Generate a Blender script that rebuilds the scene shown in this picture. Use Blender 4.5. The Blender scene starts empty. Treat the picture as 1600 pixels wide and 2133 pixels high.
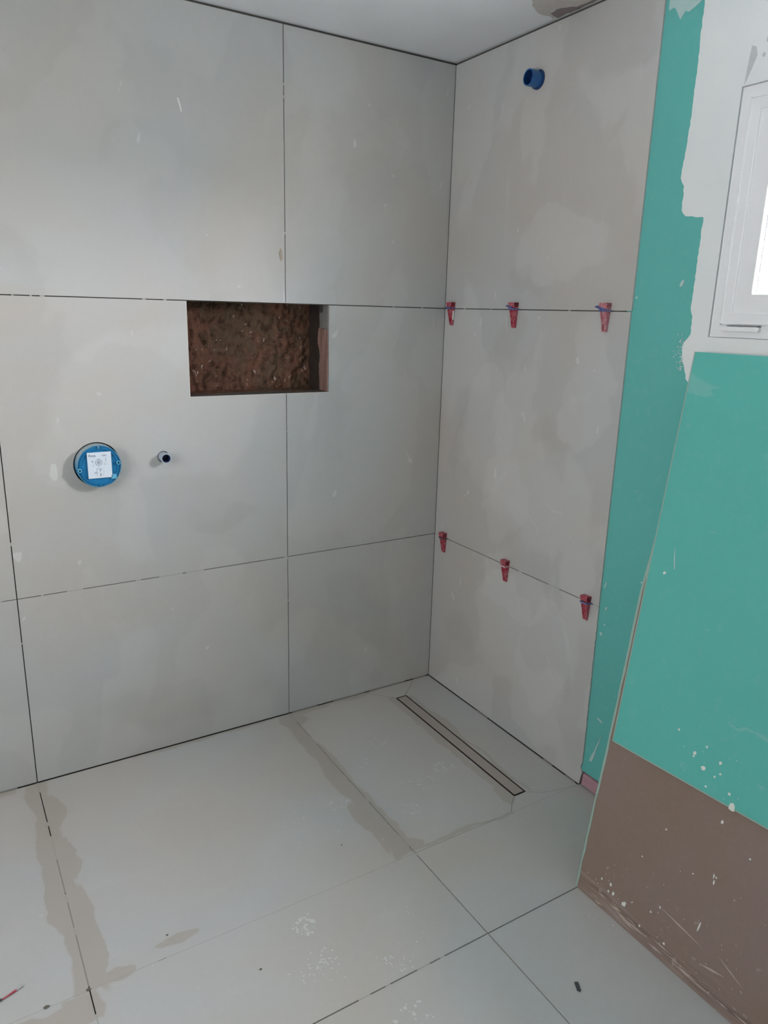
import bpy, bmesh, math, random
from mathutils import Vector, Matrix, noise
from mathutils.geometry import tessellate_polygon
random.seed(7)
S = bpy.context.scene
COL = S.collection

# ------------------------------------------------------------------ camera
cam_d = bpy.data.cameras.new('camera')
cam = bpy.data.objects.new('camera', cam_d); COL.objects.link(cam)
cam.location = (-1.91107, -2.63462, 1.68878)
cam.rotation_euler = (1.306718, -0.025656, -0.54796)
cam_d.sensor_fit = 'VERTICAL'; cam_d.sensor_height = 24.0
cam_d.lens = 1536.77 / 2133.0 * 24.0
cam_d.clip_start = 0.02
S.camera = cam

# ------------------------------------------------------------------ light
SKY = 24.0
world = bpy.data.worlds.new('world'); S.world = world; world.use_nodes = True
wn = world.node_tree.nodes; wl = world.node_tree.links
bg = wn['Background']; bg.inputs[1].default_value = SKY
_tc = wn.new('ShaderNodeTexCoord'); _sp = wn.new('ShaderNodeSeparateXYZ'); wl.new(_tc.outputs['Generated'], _sp.inputs[0])
_rp = wn.new('ShaderNodeValToRGB'); wl.new(_sp.outputs[2], _rp.inputs[0]); wl.new(_rp.outputs[0], bg.inputs[0])
_rp.color_ramp.elements[0].position = 0.0; _rp.color_ramp.elements[0].color = (0.17, 0.17, 0.16, 1)      # ground
_rp.color_ramp.elements[1].position = 0.03; _rp.color_ramp.elements[1].color = (0.99, 0.965, 0.985, 1)       # overcast sky

def portal(name, loc, rot, sx, sy):
    l = bpy.data.lights.new(name, 'AREA'); l.shape = 'RECTANGLE'; l.size = sx; l.size_y = sy
    l.energy = 1.0
    l.cycles.is_portal = True
    o = bpy.data.objects.new(name, l); COL.objects.link(o); o.location = loc; o.rotation_euler = rot
    return o
portal('window_daylight', (0.16, -1.62, 1.96), (0, math.radians(90), 0), 0.56, 0.56)
# soft fill lamp added in a made-up opening of the unseen side wall
_l = bpy.data.lights.new('side_fill_light', 'AREA'); _l.shape = 'RECTANGLE'; _l.size = 1.2; _l.size_y = 1.3
_l.energy = 6.2; _l.color = (1.0, 0.965, 0.94)
_o = bpy.data.objects.new('side_fill_light', _l); COL.objects.link(_o)
_o.location = (-3.19, -1.6, 1.78); _o.rotation_euler = (0, math.radians(-90), 0)

vs = S.view_settings
vs.view_transform = 'Standard'; vs.look = 'None'; vs.gamma = 1.0; vs.use_curve_mapping = False
vs.exposure = 2.16
S.cycles.use_denoising = True
S.cycles.max_bounces = 14; S.cycles.diffuse_bounces = 10; S.cycles.transparent_max_bounces = 12

# ------------------------------------------------------------------ material helpers
class NT:
    def __init__(self, name):
        self.m = bpy.data.materials.new(name); self.m.use_nodes = True
        self.t = self.m.node_tree; self.b = self.t.nodes['Principled BSDF']
        self.out = self.t.nodes['Material Output']
        tc = self.t.nodes.new('ShaderNodeTexCoord')
        g = self.t.nodes.new('ShaderNodeNewGeometry')
        self.pos = g.outputs['Position']; self.nrm = g.outputs['Normal']
        self.obj = tc.outputs['Object']
    def n(self, kind, **kw):
        o = self.t.nodes.new(kind)
        for k, v in kw.items(): setattr(o, k, v)
        return o
    def link(self, a, b): self.t.links.new(a, b)
    def setin(self, sock, v):
        if hasattr(v, 'links'): self.link(v, sock)
        else: sock.default_value = v
    def math(self, op, a, b=0.0, clamp=False):
        o = self.n('ShaderNodeMath', operation=op); o.use_clamp = clamp
        self.setin(o.inputs[0], a); self.setin(o.inputs[1], b); return o.outputs[0]
    def vmath(self, op, a, b):
        o = self.n('ShaderNodeVectorMath', operation=op)
        self.setin(o.inputs[0], a); self.setin(o.inputs[1], b)
        return o.outputs[1] if op in ('LENGTH', 'DISTANCE', 'DOT_PRODUCT') else o.outputs[0]
    def noise(self, vec, scale, detail=4, rough=0.5, dist=0.0):
        o = self.n('ShaderNodeTexNoise'); self.setin(o.inputs['Vector'], vec)
        o.inputs['Scale'].default_value = scale; o.inputs['Detail'].default_value = detail
        o.inputs['Roughness'].default_value = rough; o.inputs['Distortion'].default_value = dist
        return o.outputs['Fac'], o.outputs['Color']
    def ramp(self, v, a, b, c=0.0, d=1.0, smooth=True):
        o = self.n('ShaderNodeMapRange'); o.interpolation_type = 'SMOOTHSTEP' if smooth else 'LINEAR'
        self.setin(o.inputs['Value'], v)
        o.inputs['From Min'].default_value = a; o.inputs['From Max'].default_value = b
        o.inputs['To Min'].default_value = c; o.inputs['To Max'].default_value = d
        return o.outputs['Result']
    def mix(self, f, a, b):
        o = self.n('ShaderNodeMix', data_type='RGBA')
        self.setin(o.inputs[0], f)
        for s, v in ((o.inputs[6], a), (o.inputs[7], b)):
            if hasattr(v, 'links'): self.link(v, s)
            else: s.default_value = (*v, 1) if len(v) == 3 else v
        return o.outputs[2]
    def scale(self, vec, s):
        o = self.n('ShaderNodeMapping'); self.link(vec, o.inputs[0]); o.inputs['Scale'].default_value = s
        return o.outputs[0]
    def wobble(self, vec, scale, amp, detail=3):
        _, c = self.noise(vec, scale, detail)
        d = self.vmath('SUBTRACT', c, (0.5, 0.5, 0.5))
        d = self.vmath('MULTIPLY', d, (amp * 2,) * 3)
        return self.vmath('ADD', vec, d)
    def box(self, vec, x0, x1, y0, y1, soft=0.004):
        sep = self.n('ShaderNodeSeparateXYZ'); self.link(vec, sep.inputs[0])
        r = None
        for ax, a, b in ((0, x0, x1), (1, y0, y1)):
            p = self.ramp(sep.outputs[ax], a - soft, a + soft)
            q = self.ramp(sep.outputs[ax], b - soft, b + soft, 1.0, 0.0)
            pq = self.math('MULTIPLY', p, q)
            r = pq if r is None else self.math('MULTIPLY', r, pq)
        return r
    def ell(self, vec, c, r, soft=0.25):
        d = self.vmath('SUBTRACT', vec, c)
        d = self.vmath('MULTIPLY', d, tuple(1.0 / q for q in r))
        l = self.vmath('LENGTH', d, (0, 0, 0))
        return self.ramp(l, 1.0 - soft, 1.0, 1.0, 0.0)
    def done(self, col, rough=0.5, bump=None, bstr=0.2, bdist=0.002, spec=0.5, metal=0.0):
        self.setin(self.b.inputs['Base Color'], col if hasattr(col, 'links') else (*col, 1))
        self.setin(self.b.inputs['Roughness'], rough)
        self.b.inputs['Specular IOR Level'].default_value = spec
        self.b.inputs['Metallic'].default_value = metal
        if bump is not None:
            bp = self.n('ShaderNodeBump'); bp.inputs['Strength'].default_value = bstr
            bp.inputs['Distance'].default_value = bdist
            self.link(bump, bp.inputs['Height']); self.link(bp.outputs[0], self.b.inputs['Normal'])
        return self.m

def simple(name, col, rough=0.5, var=0.08, scale=30, bump=0.1, metal=0.0, spec=0.5):
    k = NT(name)
    f, _ = k.noise(k.obj, scale, 5, 0.6)
    dark = tuple(c * (1 - var) for c in col); lite = tuple(min(1, c * (1 + var)) for c in col)
    return k.done(k.mix(f, dark, lite), rough, f, bump, 0.001, spec, metal)

def tile_colour(k, vec):
    """cloudy stone-look porcelain: cool grey and warm grey drifting into each other"""
    a, _ = k.noise(vec, 1.3, 3, 0.5, 0.6)
    b, _ = k.noise(vec, 4.5, 4, 0.55, 0.4)
    c, _ = k.noise(vec, 60, 3, 0.6)
    col = k.mix(k.ramp(a, 0.36, 0.64), (0.455, 0.436, 0.408), (0.440, 0.455, 0.458))
    col = k.mix(k.ramp(b, 0.42, 0.66, 0.0, 0.30), col, (0.47, 0.46, 0.45))
    col = k.mix(k.ramp(c, 0.35, 0.8, 0.0, 0.10), col, (0.36, 0.36, 0.35))
    return col

# wall tiles: haze left by wiping, broken by cleaner patches
def wall_tile_mat(name, darks, pales, amount=1.0):
    k = NT(name)
    col = tile_colour(k, k.pos)
    w = k.wobble(k.pos, 3.0, 0.14, 4)
    h, _ = k.noise(k.scale(w, (1.0, 1.0, 0.55)), 2.6, 3, 0.45, 0.5)
    haze = k.ramp(h, 0.50, 0.545)
    col = k.mix(k.math('MULTIPLY', haze, 0.15 * amount), col, (0.66, 0.67, 0.66))
    st, _ = k.noise(k.scale(k.wobble(k.pos, 2, .05), (18, 18, 2.2)), 1.0, 5, 0.6)
    col = k.mix(k.ramp(st, 0.60, 0.80, 0.0, 0.10 * amount), col, (0.75, 0.76, 0.75))
    wv = k.wobble(k.pos, 4.0, 0.16, 4)
    for c, r in pales:
        col = k.mix(k.math('MULTIPLY', k.ell(wv, c, r, 0.18), 0.16), col, (0.66, 0.67, 0.67))
    for c, r in darks:
        col = k.mix(k.math('MULTIPLY', k.ell(wv, c, r, 0.45), 0.26), col, (0.36, 0.355, 0.335))
    fl, _ = k.noise(k.scale(k.pos, (1, 1, 0.55)), 16, 2, 0.4, 0.5)
    col = k.mix(k.ramp(fl, 0.735, 0.76, 0.0, 0.35), col, (0.72, 0.73, 0.72))
    return k.done(col, k.ramp(haze, 0, 1, 0.42, 0.58), None, spec=0.35)

M = {}
M['tile_left'] = wall_tile_mat('stone look wall tile left', [
    ((-0.46, 0, 0.50), (0.14, 9, 0.17)), ((-0.30, 0, 0.36), (0.12, 9, 0.22)),
    ((-1.0, 0, 0.93), (0.16, 9, 0.06)), ((-0.40, 0, 2.25), (0.2, 9, 0.25)),
    ((-1.25, 0, 0.18), (0.3, 9, 0.10))], [((-1.2, 0, 1.35), (0.4, 9, 0.3))], 0.7)
M['tile_right'] = wall_tile_mat('stone look wall tile right', [
    ((0, -0.52, 1.80), (9, 0.11, 0.07)), ((0, -0.42, 1.60), (9, 0.10, 0.10)),
    ((0, -0.72, 1.25), (9, 0.07, 0.14)), ((0, -0.15, 1.15), (9, 0.05, 0.25)),
    ((0, -0.2, 0.35), (9, 0.12, 0.10)), ((0, -0.93, 0.30), (9, 0.07, 0.32))], [
    ((0, -0.74, 0.42), (9, 0.12, 0.26)), ((0, -0.30, 1.25), (9, 0.16, 0.28)),
    ((0, -0.66, 1.92), (9, 0.22, 0.13)), ((0, -0.55, 0.62), (9, 0.20, 0.10)),
    ((0, -0.46, 0.98), (9, 0.11, 0.2)), ((0, -0.85, 1.45), (9, 0.12, 0.22))], 1.25)

def floor_mat():
    k = NT('stone look floor tile')
    col = tile_colour(k, k.vmath('ADD', k.pos, (3.1, 7.7, 0)))
    st, _ = k.noise(k.scale(k.wobble(k.pos, 2, .06), (2.0, 9, 1)), 1.0, 4, 0.6)
    col = k.mix(k.ramp(st, 0.55, 0.75, 0.0, 0.14), col, (0.56, 0.57, 0.57))
    wv = k.wobble(k.wobble(k.pos, 6.5, 0.034, 2), 34.0, 0.008, 4)
    clean = None
    for b in [(-1.772, -1.700, -0.985, 0.02),
              (-0.792, -0.722, -0.985, 0.02), (-0.74, -0.31, -0.986, -0.970), (-0.292, -0.26, -0.92, -0.10),
              (-0.195, -0.180, -0.93, -0.12), (-1.73, -1.62, -0.985, -0.962),
              (-2.2, -1.76, -1.075, -1.0), (-1.80, -1.72, -1.07, -0.985), (-3.0, -1.80, -0.030, 0.01), (-0.74, -0.30, -0.022, 0.01), (-1.4, -0.74, -0.018, 0.01)]:
        m = k.box(wv, *b)
        clean = m if clean is None else k.math('MAXIMUM', clean, m)
    for c, r in [((-1.705, -0.19, 0), (0.035, 0.10, 9)), ((-1.77, -0.62, 0), (0.028, 0.17, 9)), ((-1.695, -0.80, 0), (0.026, 0.22, 9)),
                 ((-1.50, -0.942, 0), (0.058, 0.017, 9)), ((-1.695, -0.45, 0), (0.018, 0.12, 9)), ((-1.66, -0.97, 0), (0.06, 0.022, 9)),
                 ((-0.80, -0.80, 0), (0.02, 0.16, 9)), ((-0.745, -0.06, 0), (0.07, 0.05, 9)), ((-0.285, -0.90, 0), (0.03, 0.05, 9)), ((-0.28, -0.45, 0), (0.022, 0.2, 9)), ((-0.18, -0.40, 0), (0.02, 0.12, 9)), ((-0.72, -0.955, 0), (0.05, 0.035, 9))]:
        clean = k.math('MAXIMUM', clean, k.ell(wv, c, r, 0.14))
    col = k.mix(k.math('MULTIPLY', clean, 0.66), col, (0.365, 0.325, 0.285))
    sp, _ = k.noise(k.pos, 55, 2, 0.5)
    zone, _ = k.noise(k.pos, 3.3, 2, 0.5)
    dirt = k.math('MULTIPLY', k.ramp(sp, 0.70, 0.74), k.ramp(zone, 0.5, 0.62))
    col = k.mix(k.math('MULTIPLY', dirt, 0.4), col, (0.62, 0.61, 0.58))
    return k.done(col, k.ramp(clean, 0, 1, 0.46, 0.34), None, spec=0.45)
M['floor'] = floor_mat()
M['mortar'] = simple('grey tile mortar', (0.075, 0.072, 0.066), 0.95, 0.3, 60)
M['chamfer'] = simple('pale cut tile edge', (0.60, 0.59, 0.57), 0.8, 0.08, 60)
M['joint_fill'] = simple('pale joint filling', (0.36, 0.355, 0.34), 0.9, 0.15, 90)
M['joint_floor'] = simple('dusty joint line', (0.25, 0.235, 0.215), 0.9, 0.15, 90)
M['tile_edge'] = simple('unglazed tile edge', (0.50, 0.49, 0.47), 0.8, 0.1, 50)
M['white_board'] = simple('white ceiling board', (0.74, 0.76, 0.79), 0.9, 0.03, 6)
M['render'] = simple('grey room plaster', (0.60, 0.60, 0.59), 0.9, 0.05, 5)

def green_mat(name, base):
    k = NT(name)
    f, _ = k.noise(k.pos, 1.7, 3, 0.5)
    g, _ = k.noise(k.pos, 35, 4, 0.6)
    col = k.mix(f, tuple(c * 0.93 for c in base), tuple(min(1, c * 1.06) for c in base))
    col = k.mix(k.ramp(g, 0.5, 0.8, 0, 0.10), col, (0.45, 0.62, 0.58))
    s, _ = k.noise(k.scale(k.wobble(k.pos, 3, .1), (3, 3, 14)), 1.6, 3, 0.5, 1.0)
    col = k.mix(k.ramp(s, 0.70, 0.73, 0, 0.14), col, (0.55, 0.68, 0.65))
    return k.done(col, 0.85, g, 0.06, 0.0008, spec=0.2)
M['green'] = green_mat('green board paper', (0.125, 0.455, 0.425))
M['green_face'] = green_mat('green board paper face', (0.115, 0.475, 0.425))

def brown_mat():
    k = NT('brown back paper')
    f, _ = k.noise(k.pos, 2.2, 4, 0.55)
    g, _ = k.noise(k.pos, 70, 4, 0.6)
    col = k.mix(k.ramp(f, 0.35, 0.65), (0.235, 0.175, 0.140), (0.250, 0.188, 0.170))
    col = k.mix(k.ramp(g, 0.45, 0.85, 0, 0.2), col, (0.32, 0.27, 0.23))
    sep = k.n('ShaderNodeSeparateXYZ'); k.link(k.pos, sep.inputs[0])
    low = k.ramp(sep.outputs[2], 0.015, 0.085, 1.0, 0.0)
    s, _ = k.noise(k.scale(k.wobble(k.pos, 6, .02), (1, 2.2, 60)), 1.3, 5, 0.65)
    scr = k.math('MULTIPLY', k.ramp(s, 0.50, 0.62), low)
    col = k.mix(k.math('MULTIPLY', scr, 0.55), col, (0.42, 0.36, 0.34))
    drk = k.math('MULTIPLY', k.ramp(s, 0.36, 0.46, 1.0, 0.0), low)
    col = k.mix(k.math('MULTIPLY', drk, 0.6), col, (0.12, 0.09, 0.08))
    mid = k.ramp(sep.outputs[2], 0.05, 0.30, 1.0, 0.0)
    q, _ = k.noise(k.pos, 38, 3, 0.55, 0.4)
    col = k.mix(k.math('MULTIPLY', k.math('MULTIPLY', k.ramp(q, 0.66, 0.71), mid), 0.45), col, (0.48, 0.42, 0.38))
    return k.done(col, 0.8, g, 0.1, 0.001, spec=0.25)
M['brown'] = brown_mat()
M['paper_edge'] = simple('pale green folded paper edge', (0.30, 0.43, 0.38), 0.85, 0.15, 40)
M['gypsum'] = simple('white gypsum core', (0.72, 0.76, 0.72), 0.95, 0.1, 60)
M['pink'] = simple('pink board strip', (0.42, 0.25, 0.29), 0.9, 0.12, 40)
M['torn'] = simple('torn brownish ceiling paper', (0.52, 0.49, 0.47), 0.9, 0.15, 60)
M['torn_dark'] = simple('dark torn ceiling gap', (0.25, 0.205, 0.215), 0.9, 0.2, 60)

def filler_mat():
    k = NT('white joint filler')
    f, _ = k.noise(k.pos, 3.5, 4, 0.55, 0.5)
    g, _ = k.noise(k.pos, 45, 4, 0.6)
    col = k.mix(f, (0.70, 0.76, 0.77), (0.79, 0.80, 0.80))
    return k.done(col, 0.9, g, 0.15, 0.001, spec=0.2)
M['filler'] = filler_mat()
def thin_filler():
    k = NT('thin filler film')
    g, _ = k.noise(k.pos, 30, 4, 0.6)
    return k.done(k.mix(g, (0.36, 0.56, 0.55), (0.50, 0.64, 0.63)), 0.9, spec=0.2)
M['film'] = thin_filler()
M['smudge'] = simple('grey thumb smudge', (0.50, 0.53, 0.55), 0.9, 0.1, 40)
M['pvc'] = simple('white window plastic', (0.80, 0.82, 0.84), 0.35, 0.02, 10, 0.02)
M['seal'] = simple('grey window seal', (0.20, 0.21, 0.22), 0.6, 0.05, 20)

def glass_mat():
    k = NT('window glass')
    tr = k.n('ShaderNodeBsdfTransparent'); gl = k.n('ShaderNodeBsdfGlossy'); gl.inputs['Roughness'].default_value = 0.02
    mx = k.n('ShaderNodeMixShader'); mx.inputs[0].default_value = 0.06
    k.link(tr.outputs[0], mx.inputs[1]); k.link(gl.outputs[0], mx.inputs[2]); k.link(mx.outputs[0], k.out.inputs[0])
    return k.m
M['glass'] = glass_mat()

def rubble_mat():
    k = NT('rough brown brick')
    a, _ = k.noise(k.pos, 7, 5, 0.6, 0.8)
    b, _ = k.noise(k.scale(k.pos, (1, 1, .6)), 46, 5, 0.7)
    c, _ = k.noise(k.scale(k.pos, (1, 1, .55)), 75, 2, 0.5, 0.5)
    col = k.mix(k.ramp(a, 0.38, 0.60), (0.150, 0.098, 0.066), (0.195, 0.094, 0.064))
    col = k.mix(k.ramp(b, 0.36, 0.52, 0.7, 0.0), col, (0.045, 0.027, 0.020))
    col = k.mix(k.ramp(b, 0.58, 0.76, 0, 0.55), col, (0.28, 0.20, 0.15))
    col = k.mix(k.ramp(c, 0.69, 0.73, 0, 0.85), col, (0.55, 0.45, 0.40))
    return k.done(col, 0.95, b, 0.9, 0.006, spec=0.15)
M['rubble'] = rubble_mat()
M['recess_shade'] = simple('recess brick darkened for shade', (0.055, 0.042, 0.036), 0.95, 0.35, 45, 0.7, spec=0.1)
M['lining_grey'] = simple('grey adhesive', (0.20, 0.20, 0.19), 0.95, 0.25, 60, 0.6)
def lining_mat():
    k = NT('reddish plaster reveal')
    b, _ = k.noise(k.scale(k.pos, (40, 40, 5)), 1.0, 5, 0.7)
    return k.done(k.mix(k.ramp(b, .3, .7), (0.21, 0.125, 0.10), (0.33, 0.21, 0.185)), 0.95, b, 0.5, 0.003, spec=0.15)
M['lining_red'] = lining_mat()

M['blue_cap'] = simple('blue valve plastic', (0.012, 0.19, 0.42), 0.32, 0.10, 25, 0.03)
M['blue_dark'] = simple('dark blue valve plastic', (0.006, 0.09, 0.22), 0.4, 0.10, 25, 0.03)
def rim_mat():
    k = NT('blue plastic rim, paler on its upper side')
    sep = k.n('ShaderNodeSeparateXYZ'); k.link(k.nrm, sep.inputs[0])
    f, _ = k.noise(k.pos, 40, 4, 0.6)
    up = k.math('ADD', sep.outputs[2], k.math('MULTIPLY', k.math('SUBTRACT', f, 0.5), 0.9))  # paler where the rim faces up, broken by noise
    return k.done(k.mix(k.ramp(up, -0.15, 0.75), (0.03, 0.20, 0.36), (0.40, 0.48, 0.52)), 0.45, spec=0.4)
M['pale_rim'] = rim_mat()
M['blue_hi'] = simple('pale blue tabs and painted highlight', (0.12, 0.42, 0.62), 0.35, 0.1, 25, 0.03)
M['hole_dark'] = simple('dark tile hole', (0.012, 0.012, 0.012), 0.95, 0.2, 40)
M['label'] = simple('white paper label', (0.66, 0.74, 0.84), 0.7, 0.02, 30, 0.02)
M['ink'] = simple('grey printing ink', (0.16, 0.19, 0.24), 0.8, 0.05, 30, 0.0)
M['ink_light'] = simple('light grey printing ink', (0.38, 0.43, 0.50), 0.8, 0.05, 30, 0.0)
M['sleeve'] = simple('dusty white blue pipe', (0.40, 0.47, 0.55), 0.5, 0.25, 60, 0.1)
M['navy'] = simple('navy pipe inside', (0.008, 0.018, 0.075), 0.4, 0.2, 40)
M['pipe_blue'] = simple('blue plug plastic', (0.020, 0.115, 0.32), 0.35, 0.12, 40, 0.03)
M['pipe_blue_dark'] = simple('dark blue plug inside', (0.008, 0.045, 0.17), 0.4, 0.12, 40, 0.03)

def wedge_mat(name, red, dust, amount):
    k = NT(name)
    f, _ = k.noise(k.pos, 90, 3, 0.6, 0.3)
    g, _ = k.noise(k.pos, 210, 3, 0.6)
    col = k.mix(k.ramp(f, 0.38, 0.66, 0.0, amount), red, dust)
    col = k.mix(k.ramp(g, 0.60, 0.72, 0.0, 0.5), col, dust)
    return k.done(col, 0.45, g, 0.15, 0.0008, spec=0.4)
M['wedge_red'] = wedge_mat('red wedge plastic', (0.36, 0.024, 0.052), (0.50, 0.26, 0.29), 0.55)
M['wedge_pink'] = wedge_mat('dusty pink wedge plastic', (0.44, 0.13, 0.17), (0.52, 0.36, 0.37), 0.75)
M['strap_blue'] = wedge_mat('blue strap plastic', (0.045, 0.065, 0.24), (0.25, 0.28, 0.42), 0.5)
M['strap_pale'] = wedge_mat('dusty pale strap plastic', (0.55, 0.30, 0.34), (0.70, 0.55, 0.56), 0.6)
M['strap_grey'] = wedge_mat('dark grey strap plastic', (0.05, 0.05, 0.07), (0.35, 0.30, 0.32), 0.4)
M['drain_gap'] = simple('dark drain channel', (0.022, 0.012, 0.009), 0.7, 0.3, 40)
M['drain_rim'] = simple('brown stained steel rim', (0.045, 0.030, 0.024), 0.6, 0.3, 60, 0.1)
def inlay():
    k = NT('drain tile inlay')
    f, _ = k.noise(k.pos, 6, 4, 0.55)
    return k.done(k.mix(f, (0.345, 0.300, 0.27), (0.375, 0.33, 0.305)), 0.4, spec=0.4)
M['inlay'] = inlay()
M['faint'] = simple('faint dried wipe mark', (0.54, 0.54, 0.53), 0.95, 0.08, 80)
M['dust'] = simple('pale dried dust', (0.57, 0.58, 0.57), 0.95, 0.1, 80)
M['speck'] = simple('white plaster speck', (0.74, 0.76, 0.72), 0.9, 0.08, 80)
M['scuff'] = simple('pale scuffed paper', (0.46, 0.38, 0.33), 0.9, 0.2, 90)
M['chip_dark'] = simple('dark grey plastic', (0.055, 0.055, 0.062), 0.4, 0.2, 60)
M['crumb'] = simple('brown grey crumb', (0.13, 0.12, 0.105), 0.95, 0.3, 90, 0.6)
M['screw_metal'] = simple('bright screw metal', (0.75, 0.74, 0.74), 0.25, 0.1, 80, 0.05, 0.9)
M['beige'] = simple('bare beige chip', (0.36, 0.31, 0.245), 0.9, 0.15, 90)

# ------------------------------------------------------------------ mesh builder
class MB:
    def __init__(self): self.v = []; self.f = []; self.mi = []; self.mats = []
    def m(self, name):
        if name not in self.mats: self.mats.append(name)
        return self.mats.index(name)
    def face(self, pts, mat):
        i0 = len(self.v); self.v += [tuple(p) for p in pts]
        self.f.append(tuple(range(i0, i0 + len(pts)))); self.mi.append(self.m(mat))
    def box(self, x0, x1, y0, y1, z0, z1, mat):
        i = len(self.v)
        self.v += [(x0,y0,z0),(x1,y0,z0),(x1,y1,z0),(x0,y1,z0),(x0,y0,z1),(x1,y0,z1),(x1,y1,z1),(x0,y1,z1)]
        for q in ((0,3,2,1),(4,5,6,7),(0,1,5,4),(1,2,6,5),(2,3,7,6),(3,0,4,7)):
            self.f.append(tuple(i + a for a in q)); self.mi.append(self.m(mat))
    def hexa(self, P, mat):
        """eight corners, bottom ring then top ring"""
        i = len(self.v); self.v += [tuple(p) for p in P]
        for q in ((0,3,2,1),(4,5,6,7),(0,1,5,4),(1,2,6,5),(2,3,7,6),(3,0,4,7)):
            self.f.append(tuple(i + a for a in q)); self.mi.append(self.m(mat))
    def slab(self, loops, O, U, V, N, front, back, mat, side=None):
        """polygon with holes in (u,v), from height front to height back along N"""
        O, U, V, N = map(Vector, (O, U, V, N)); side = side or mat
        if mat in ('dust', 'film', 'speck', 'scuff', 'faint'):   # every fleck has its own thickness
            self.k = getattr(self, 'k', 0) + 1; front += 0.000012 * (self.k % 60)
        P = [[Vector((a, b, 0)) for a, b in l] for l in loops]
        flat = [p for l in P for p in l]
        tris = tessellate_polygon(P)
        def W(p, h): return O + U * p.x + V * p.y + N * h
        i0 = len(self.v); self.v += [tuple(W(p, front)) for p in flat]
        i1 = len(self.v); self.v += [tuple(W(p, back)) for p in flat]
        for t in tris:
            a, b, c = (Vector(self.v[i0 + q]) for q in t)
            t = tuple(t)
            if (b - a).cross(c - a).dot(N * (front - back)) < 0: t = t[::-1]
            self.f.append(tuple(i0 + q for q in t)); self.mi.append(self.m(mat))
            self.f.append(tuple(i1 + q for q in t[::-1])); self.mi.append(self.m(side))
        k = 0
        for l in P:
            n = len(l)
            for j in range(n):
                a, b = k + j, k + (j + 1) % n
                self.f.append((i0 + a, i1 + a, i1 + b, i0 + b)); self.mi.append(self.m(side))
            k += n
    def ring(self, c, ax, r0, r1, h0, h1, mat, n=48, cap=None, e=None, up=None):
        """tube around axis ax: outer radius r1, inner radius r0, from h0 to h1"""
        c = Vector(c); ax = Vector(ax).normalized()
        e1 = Vector(up) if up else (Vector((0, 0, 1)) if abs(ax.z) < .9 else Vector((1, 0, 0)))
        e2 = ax.cross(e1).normalized(); e1 = e2.cross(ax).normalized()
        def R(r, h): return [c + ax * h + (e1 * math.cos(t) + e2 * math.sin(t)) * r for t in [2 * math.pi * i / n for i in range(n)]]
        A, B = R(r1, h0), R(r1, h1)
        i = len(self.v); self.v += [tuple(p) for p in A + B]
        mi = self.m(mat)
        for j in range(n): self.f.append((i + j, i + (j + 1) % n, i + n + (j + 1) % n, i + n + j)); self.mi.append(mi)
        if r0 > 0:
            C_, D = R(r0, h0), R(r0, h1)
            k = len(self.v); self.v += [tuple(p) for p in C_ + D]
            for j in range(n):
                j2 = (j + 1) % n
                self.f.append((k + j2, k + j, k + n + j, k + n + j2)); self.mi.append(self.m(cap or mat))
                self.f.append((i + n + j, i + n + j2, k + n + j2, k + n + j)); self.mi.append(mi)
                self.f.append((i + j2, i + j, k + j, k + j2)); self.mi.append(mi)
        else:
            self.f.append(tuple(i + n + j for j in range(n))); self.mi.append(self.m(cap or mat))
            self.f.append(tuple(i + j for j in reversed(range(n)))); self.mi.append(mi)
    def tube(self, pts, r, mat, n=10):
        pts = [Vector(p) for p in pts]
        rings = []
        for i, p in enumerate(pts):
            d = (pts[min(i + 1, len(pts) - 1)] - pts[max(i - 1, 0)]).normalized()
            e1 = d.cross(Vector((0.31, 0.2, 0.93))).normalized(); e2 = d.cross(e1)
            rr = r[i] if isinstance(r, (list, tuple)) else r
            k = len(self.v); self.v += [tuple(p + (e1 * math.cos(2*math.pi*j/n) + e2 * math.sin(2*math.pi*j/n)) * rr) for j in range(n)]
            rings.append(k)
        for a, b in zip(rings, rings[1:]):
            for j in range(n): self.f.append((a + j, a + (j+1) % n, b + (j+1) % n, b + j)); self.mi.append(self.m(mat))
        self.f.append(tuple(rings[0] + j for j in reversed(range(n)))); self.mi.append(self.m(mat))
        self.f.append(tuple(rings[-1] + j for j in range(n))); self.mi.append(self.m(mat))
    def build(self, name, parent=None, origin=(0, 0, 0), bevel=0.0, smooth=False, label=None):
        o3 = Vector(origin)
        me = bpy.data.meshes.new(name)
        me.from_pydata([tuple(Vector(p) - o3) for p in self.v], [], self.f)
        for q in self.mats: me.materials.append(M[q])
        me.polygons.foreach_set('material_index', self.mi)
        if smooth:
            me.polygons.foreach_set('use_smooth', [True] * len(me.polygons))
            me.set_sharp_from_angle(angle=math.radians(35))
        me.update()
        ob = bpy.data.objects.new(name, me); COL.objects.link(ob)
        ob.location = o3 if parent is None else o3 - (parent['_o'] if False else Vector(world_loc(parent)))
        ob.parent = parent
        if bevel:
            b = ob.modifiers.new('bevel', 'BEVEL'); b.width = bevel; b.segments = 2; b.limit_method = 'ANGLE'; b.angle_limit = math.radians(40)
        if label: ob['label'] = label
        return ob

def world_loc(o):
    p = Vector(o.location)
    return p + world_loc(o.parent) if o.parent else p
def thing(name, label, cat, loc, group=None):
    o = bpy.data.objects.new(name, None); COL.objects.link(o); o.location = loc
    o.empty_display_size = 0.05
    o['label'] = label; o['category'] = cat
    if group: o['group'] = group
    return o
def tag(o, label, cat, group=None, kind=None):
    o['label'] = label; o['category'] = cat
    if group: o['group'] = group
    if kind: o['kind'] = kind
    return o
def structure(o, label):
    o['kind'] = 'structure'; o['label'] = label
    return o

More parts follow.
